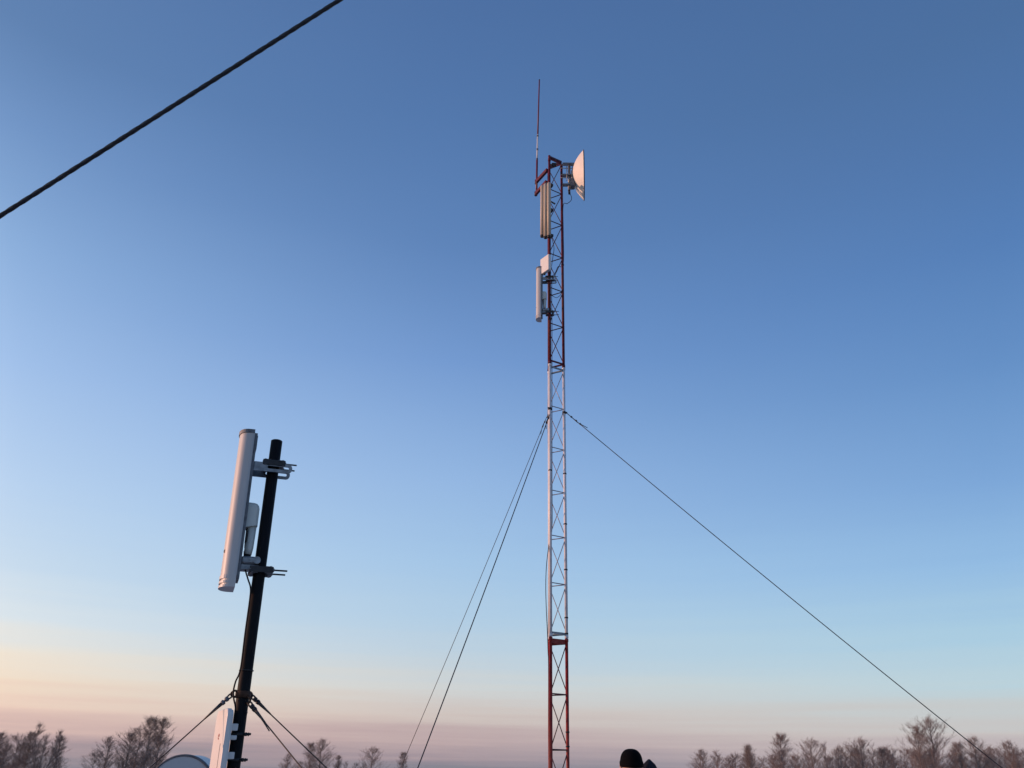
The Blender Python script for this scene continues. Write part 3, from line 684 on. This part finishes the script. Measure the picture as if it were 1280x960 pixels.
# jacket, trousers, boots
def sub(names_, rads, edges, nm, m):
    vs_ = [V(B[k] if isinstance(k, str) else k)*s_ for k in names_]; return skinned(nm, vs_, edges, rads, M[m], man)
sub(['pel', 'wa', 'ch', 'nk0', 'sl', 'el', 'wl', 'sr', 'er', 'wr'], [(.19, .15), (.20, .15), (.20, .15), (.10, .10), .088, .070, .052, .088, .070, .052],
    [(0, 1), (1, 2), (2, 3), (2, 4), (4, 5), (5, 6), (2, 7), (7, 8), (8, 9)], 'jacket', 'navy')
sub(['pel', 'jl', 'kl', 'al', 'jr', 'kr', 'ar'], [(.155, .12), .105, .078, .062, .105, .078, .062], [(0, 1), (1, 2), (2, 3), (0, 4), (4, 5), (5, 6)], 'trousers', 'trouser')
for k in 'lr':
    sub(['a'+k, 'f'+k], [.062, .052], [(0, 1)], 'boot', 'boot')
# raised hood standing up behind the right shoulder, ending in a peak
hp = P(811, 949, 7.62) - man.location; hp2 = V((hp.x, hp.y, hp.z))
hb = MB(); vs = []; fs = []; nl, nu = 9, 18
for j in range(nl):
    t = j/(nl-1); wdt = .247*(1-t)**.62+.012; 
    cxx = hp2.x*(t) + (.10)*(1-t) + .012*math.sin(t*3); cy = hp2.y*t + .10*(1-t); cz = (topz-.40)*(1-t)**1.0 + hp2.z*t
    for i in range(nu):
        th = 2*math.pi*i/nu; f_ = 1+.10*math.sin(5*th+t*4)
        vs.append(V((cxx+math.cos(th)*wdt*.62*f_, cy+math.sin(th)*wdt*.5*f_, cz)))
for j in range(nl-1):
    for i in range(nu): fs.append((j*nu+i, j*nu+(i+1) % nu, (j+1)*nu+(i+1) % nu, (j+1)*nu+i))
hb.add(vs, fs, True); hb.add(vs[-nu:], [tuple(range(nu))]); fix(hb.obj('hood', M['navy'], man))

# ------------------------------------------------------------------ bare trees
def birch(seed, h=10.0, wide=.20, tops=1, low=.22, peak=.5, drop=.25):
    """bare broad-leaved tree: leaders, upswept limbs that fill an uneven ovoid crown, thousands of fine three sided twigs"""
    rnd = random.Random(seed); wood = MB(); tw = MB(); tv = []; tf = []
    def rv(a=1): return V((rnd.uniform(-a, a), rnd.uniform(-a, a), rnd.uniform(-a, a)))
    def twig(p, d, ln, r):
        s1 = d.cross(rv()).normalized()*r; s2 = d.cross(s1).normalized()*r
        bend = p + d*ln*.5; e = bend + (d + rv(.25) - V((0, 0, drop))).normalized()*ln*.55
        o = len(tv); tv.extend([p+s1, p-s1*.5+s2, p-s1*.5-s2, bend+s1*.7, bend-s1*.4+s2*.6, bend-s1*.4-s2*.6, e])
        for k in range(3):
            j = (k+1) % 3; tf.append((o+k, o+j, o+3+j, o+3+k)); tf.append((o+3+k, o+3+j, o+6))
    def at_(pts, f):
        k = min(len(pts)-2, int(f*(len(pts)-1))); return pts[k].lerp(pts[k+1], f*(len(pts)-1)-k), (pts[k+1]-pts[k]).normalized()
    def fine(pts, ln, n_, f0=.3, up_=.35):
        for q in range(n_):
            p, d = at_(pts, f0+(1-f0)*rnd.random()); twig(p, (d*.8 + rv(.75) + V((0, 0, up_))).normalized(), ln*rnd.uniform(.5, 1.3), rnd.uniform(.0022, .0044))
    for k in range(tops):
        hh = h*(1 if k == 0 else rnd.uniform(.80, .96)); ox = 0 if tops == 1 else (k-(tops-1)/2)*h*wide*.95; oy = rnd.uniform(-.4, .4) if tops > 1 else 0
        lead = [V((ox*min(1, i/5)**.8 + rnd.uniform(-.06, .06)*i/4, oy*i/10, hh*i/10)) for i in range(11)]
        wood.tube(lead, [max(.006, .12*(1-i/10.2)) for i in range(11)], 6, cap=False)
        W = h*wide*(1 if tops == 1 else .72); ph = [rnd.uniform(0, 6.28) for _ in range(4)]
        ne = int(150/(1 if tops == 1 else tops*.62))
        for i in range(ne):
            f = low + (.985-low)*rnd.random()**.9
            az = rnd.uniform(0, 6.283)
            shp = math.sqrt(max(0, 1-((f-peak)/(1.0-peak))**2)) if f > peak else .62+.38*(f-low)/(peak-low)
            lump = 1 + .22*math.sin(2*az+ph[0]+f*7) + .16*math.sin(3*az+ph[1]-f*13) + .12*math.sin(f*31+ph[2])
            rr = W*shp*lump*rnd.random()**.55
            z1 = f*hh; z0_ = max(.10*hh, z1 - rr*rnd.uniform(1.0, 1.5) - .3)
            p0, _ = at_(lead, z0_/hh); c1, _ = at_(lead, min(.99, z1/hh))
            end = V((c1.x+math.cos(az)*rr, c1.y+math.sin(az)*rr, z1)); mid_ = p0.lerp(end, .5) + V((math.cos(az), math.sin(az), 0))*rr*.14 + rv(.08)
            bp = [p0*(1-t)**2 + mid_*2*t*(1-t) + end*t*t + rv(.03) for t in [j/6 for j in range(7)]]
            r0 = .012+.018*(1-f)
            wood.tube(bp, [r0*(1-.8*j/6) for j in range(7)], 3, cap=False)
            fine(bp, .42, 36)
            for q in range(3):
                p2, d2 = at_(bp, .35+.6*rnd.random()); d3 = (d2*.8 + rv(.7) + V((0, 0, .35))).normalized(); L2 = rnd.uniform(.35, .8)
                sp = [p2, p2+d3*L2*.5, p2+d3*L2+V((0, 0, .08))]; wood.tube(sp, [.007, .005, .003], 3, cap=False); fine(sp, .36, 12, .1)
    wm = wood.mesh('trunk', M['bark']); tw.v = [tuple(v) for v in tv]; tw.f = tf; tw.sm = [False]*len(tf); tm = tw.mesh('crown', M['twig'])
    return wm, tm
protos = [birch(1, wide=.19), birch(2, wide=.15, peak=.42), birch(3, tops=3, wide=.20, peak=.45), birch(4, wide=.26, peak=.58), birch(6, tops=3, wide=.26, peak=.5), birch(8, wide=.12, peak=.4)]
def crown_width(me):
    xs = sorted(abs(v.co.x) for v in me.vertices if v.co.z > 3.5); return 2*xs[int(len(xs)*.95)]
heights = [sorted(v.co.z for v in p[1].vertices)[-60] for p in protos]
base_widths = [crown_width(p[1]) for p in protos]; print('crown widths', base_widths)
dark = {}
def crown_shaded(i):  # crown copy carrying the painted backlit shade
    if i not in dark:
        me = protos[i][1].copy(); me.materials.clear(); me.materials.append(M['twig_shaded']); dark[i] = me
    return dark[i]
def tree(px, py, D, proto, wpx=None, label='', dk=False, group='bare trees along the horizon'):
    D *= 1.9; top = P(px, py, D); h = top.z*10/heights[proto]
    r = thing('bare_tree', label, 'tree', (top.x, top.y, 0), group)
    sc_ = h/10.0; k = 1.0
    t = bpy.data.objects.new('trunk', protos[proto][0]); c_ = bpy.data.objects.new('crown', crown_shaded(proto) if dk else protos[proto][1])
    for o in (t, c_): C.objects.link(o); o.parent = r
    base_w = base_widths[proto]
    if wpx: k = max(.65, min(1.9, (1.15*wpx*D/1148)/(base_w*sc_)))
    r.scale = (sc_*k, sc_*k, sc_); r.rotation_euler = (0, 0, random.uniform(-.5, .5) if proto in (2, 4) else random.uniform(0, 6.28)); return r
FL = ['dark bare tree at the very left edge of the photograph', 'bushy dark bare tree in the middle of the left edge clump', 'slim dark bare tree at the right side of the left edge clump', 'dark bare tree outside the left edge, only its right side showing', 'low wide dark bare tree behind the left edge clump']
FR = 'bare tree in the low brown belt of trees on the right'
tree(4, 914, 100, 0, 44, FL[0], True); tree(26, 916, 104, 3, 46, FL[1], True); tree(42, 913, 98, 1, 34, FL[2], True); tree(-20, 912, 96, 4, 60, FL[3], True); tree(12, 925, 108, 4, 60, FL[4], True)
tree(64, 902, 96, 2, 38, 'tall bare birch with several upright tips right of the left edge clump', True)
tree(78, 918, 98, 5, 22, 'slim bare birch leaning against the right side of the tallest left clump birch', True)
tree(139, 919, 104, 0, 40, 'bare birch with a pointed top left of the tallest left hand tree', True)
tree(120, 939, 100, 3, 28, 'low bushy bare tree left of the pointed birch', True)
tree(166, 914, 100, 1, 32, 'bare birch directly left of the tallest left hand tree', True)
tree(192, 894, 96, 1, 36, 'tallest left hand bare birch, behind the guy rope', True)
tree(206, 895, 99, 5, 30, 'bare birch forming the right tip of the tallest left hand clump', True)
tree(178, 906, 102, 3, 50, 'broad bare tree low between the tips of the tallest left hand clump', True)
tree(361, 941, 112, 0, 22, 'small bare tree just right of the black pole, leftmost of its group', False)
tree(374, 950, 116, 3, 20, 'lowest bare tree between the small one and the twin tipped birch', False)
tree(390, 927, 108, 1, 26, 'left half of the twin tipped birch right of the black pole', False)
tree(403, 922, 110, 0, 34, 'right half of the twin tipped birch right of the black pole', False)
tree(424, 943, 112, 5, 20, 'short bare tree right of the twin tipped birch', False)
tree(466, 932, 106, 3, 44, 'round headed bare tree midway between the black pole and the mast guy wires', False)
tree(445, 951, 110, 4, 26, 'low bare tree left of the round headed tree', False)
tree(505, 939, 112, 1, 26, 'small pointed bare tree at the foot of the thin guy wire', False)
tree(877, 935, 112, 0, 30, 'isolated rounded bare tree at the left end of the right hand belt', False)
tree(911, 944, 108, 3, 26, 'low bare bush right of the isolated rounded tree', False)
tree(934, 929, 106, 5, 30, 'pointed bare tree left of the tall brown birch', False)
tree(974, 915, 104, 1, 34, 'tall brown bare birch left of the middle of the right hand belt', False)
tree(1011, 921, 108, 3, 36, 'fuzzy bare tree right of the tall brown birch', False)
tree(1048, 926, 106, 4, 40, 'broad bare tree in the middle of the right hand belt', False)
tree(1073, 920, 106, 3, 38, 'bare tree with one raised tip right of the middle of the belt', False)
tree(1101, 933, 108, 1, 28, 'small bare tree left of the tallest right hand tree', False)
tree(1143, 904, 98, 0, 36, 'left limb like tree of the tallest right hand clump', False)
tree(1158, 893, 98, 3, 52, 'tallest bare tree on the right, with a loose grey crown', False)
tree(1196, 926, 104, 1, 30, 'bare tree just left of the long guy wire', False)
tree(1215, 919, 106, 0, 34, 'bare tree crossed by the long guy wire', False)
tree(1258, 924, 102, 0, 34, 'bare tree where the long guy wire meets the belt', False)
tree(1280, 930, 102, 4, 44, 'bare tree cut by the right edge of the photograph', False)
random.seed(11)
near = [(877, 'isolated rounded tree'), (911, 'low bush at the left of the belt'), (934, 'pointed tree beside the brown birch'), (974, 'tall brown birch'), (1011, 'fuzzy tree'), (1048, 'broad middle tree'),
        (1073, 'tree with one raised tip'), (1101, 'small tree beside the tallest clump'), (1143, 'left limb of the tallest clump'), (1158, 'tallest grey crowned tree'), (1196, 'tree just left of the long guy wire'),
        (1215, 'tree crossed by the long guy wire'), (1258, 'tree at the guy wire end'), (1280, 'tree cut by the right edge')]
used = set()
for i in range(23):
    x = 896 + i*17 + random.uniform(-6, 6)
    opts = sorted(((abs(x-(px+(-9 if sd == 'left' else 9))), nm, sd) for px, nm in near for sd in ('left', 'right') if (nm, sd) not in used))
    _, nm, sd = opts[0]; used.add((nm, sd))
    tree(x, 941+random.uniform(-6, 5)-(5 if x > 1030 else 0), 118+random.uniform(-6, 10), random.choice((0, 3, 4, 4)), 60, 'low brown tree behind and %s of the %s' % (sd, nm), False)
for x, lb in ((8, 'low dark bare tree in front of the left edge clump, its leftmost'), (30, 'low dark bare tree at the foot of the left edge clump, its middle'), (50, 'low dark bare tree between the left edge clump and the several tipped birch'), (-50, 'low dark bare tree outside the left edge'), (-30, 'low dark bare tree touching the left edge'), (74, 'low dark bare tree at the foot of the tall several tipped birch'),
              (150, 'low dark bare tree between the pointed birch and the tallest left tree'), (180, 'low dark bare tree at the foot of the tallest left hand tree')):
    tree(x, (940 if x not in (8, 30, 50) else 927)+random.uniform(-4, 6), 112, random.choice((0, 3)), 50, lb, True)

# ------------------------------------------------------------------ thin cold air between here and the tree line
hb_ = MB().box((0, 110, 7.0), 1600, 640, 16.6); hz = hb_.obj('haze', M['snow']); hz['kind'] = 'stuff'
hm_ = bpy.data.materials.new('haze_air'); hm_.use_nodes = True; t_ = hm_.node_tree; t_.nodes.clear()
pv = t_.nodes.new('ShaderNodeVolumePrincipled'); ho_ = t_.nodes.new('ShaderNodeOutputMaterial')
pv.inputs['Color'].default_value = (.93, .94, .97, 1); pv.inputs['Density'].default_value = .00018; pv.inputs['Anisotropy'].default_value = .2
t_.links.new(pv.outputs[0], ho_.inputs['Volume']); hz.data.materials.clear(); hz.data.materials.append(hm_)
print('tallest', max((o.matrix_world @ V(c)).z for o in bpy.data.objects if o.type == 'MESH' and o.name != 'haze' for c in o.bound_box))
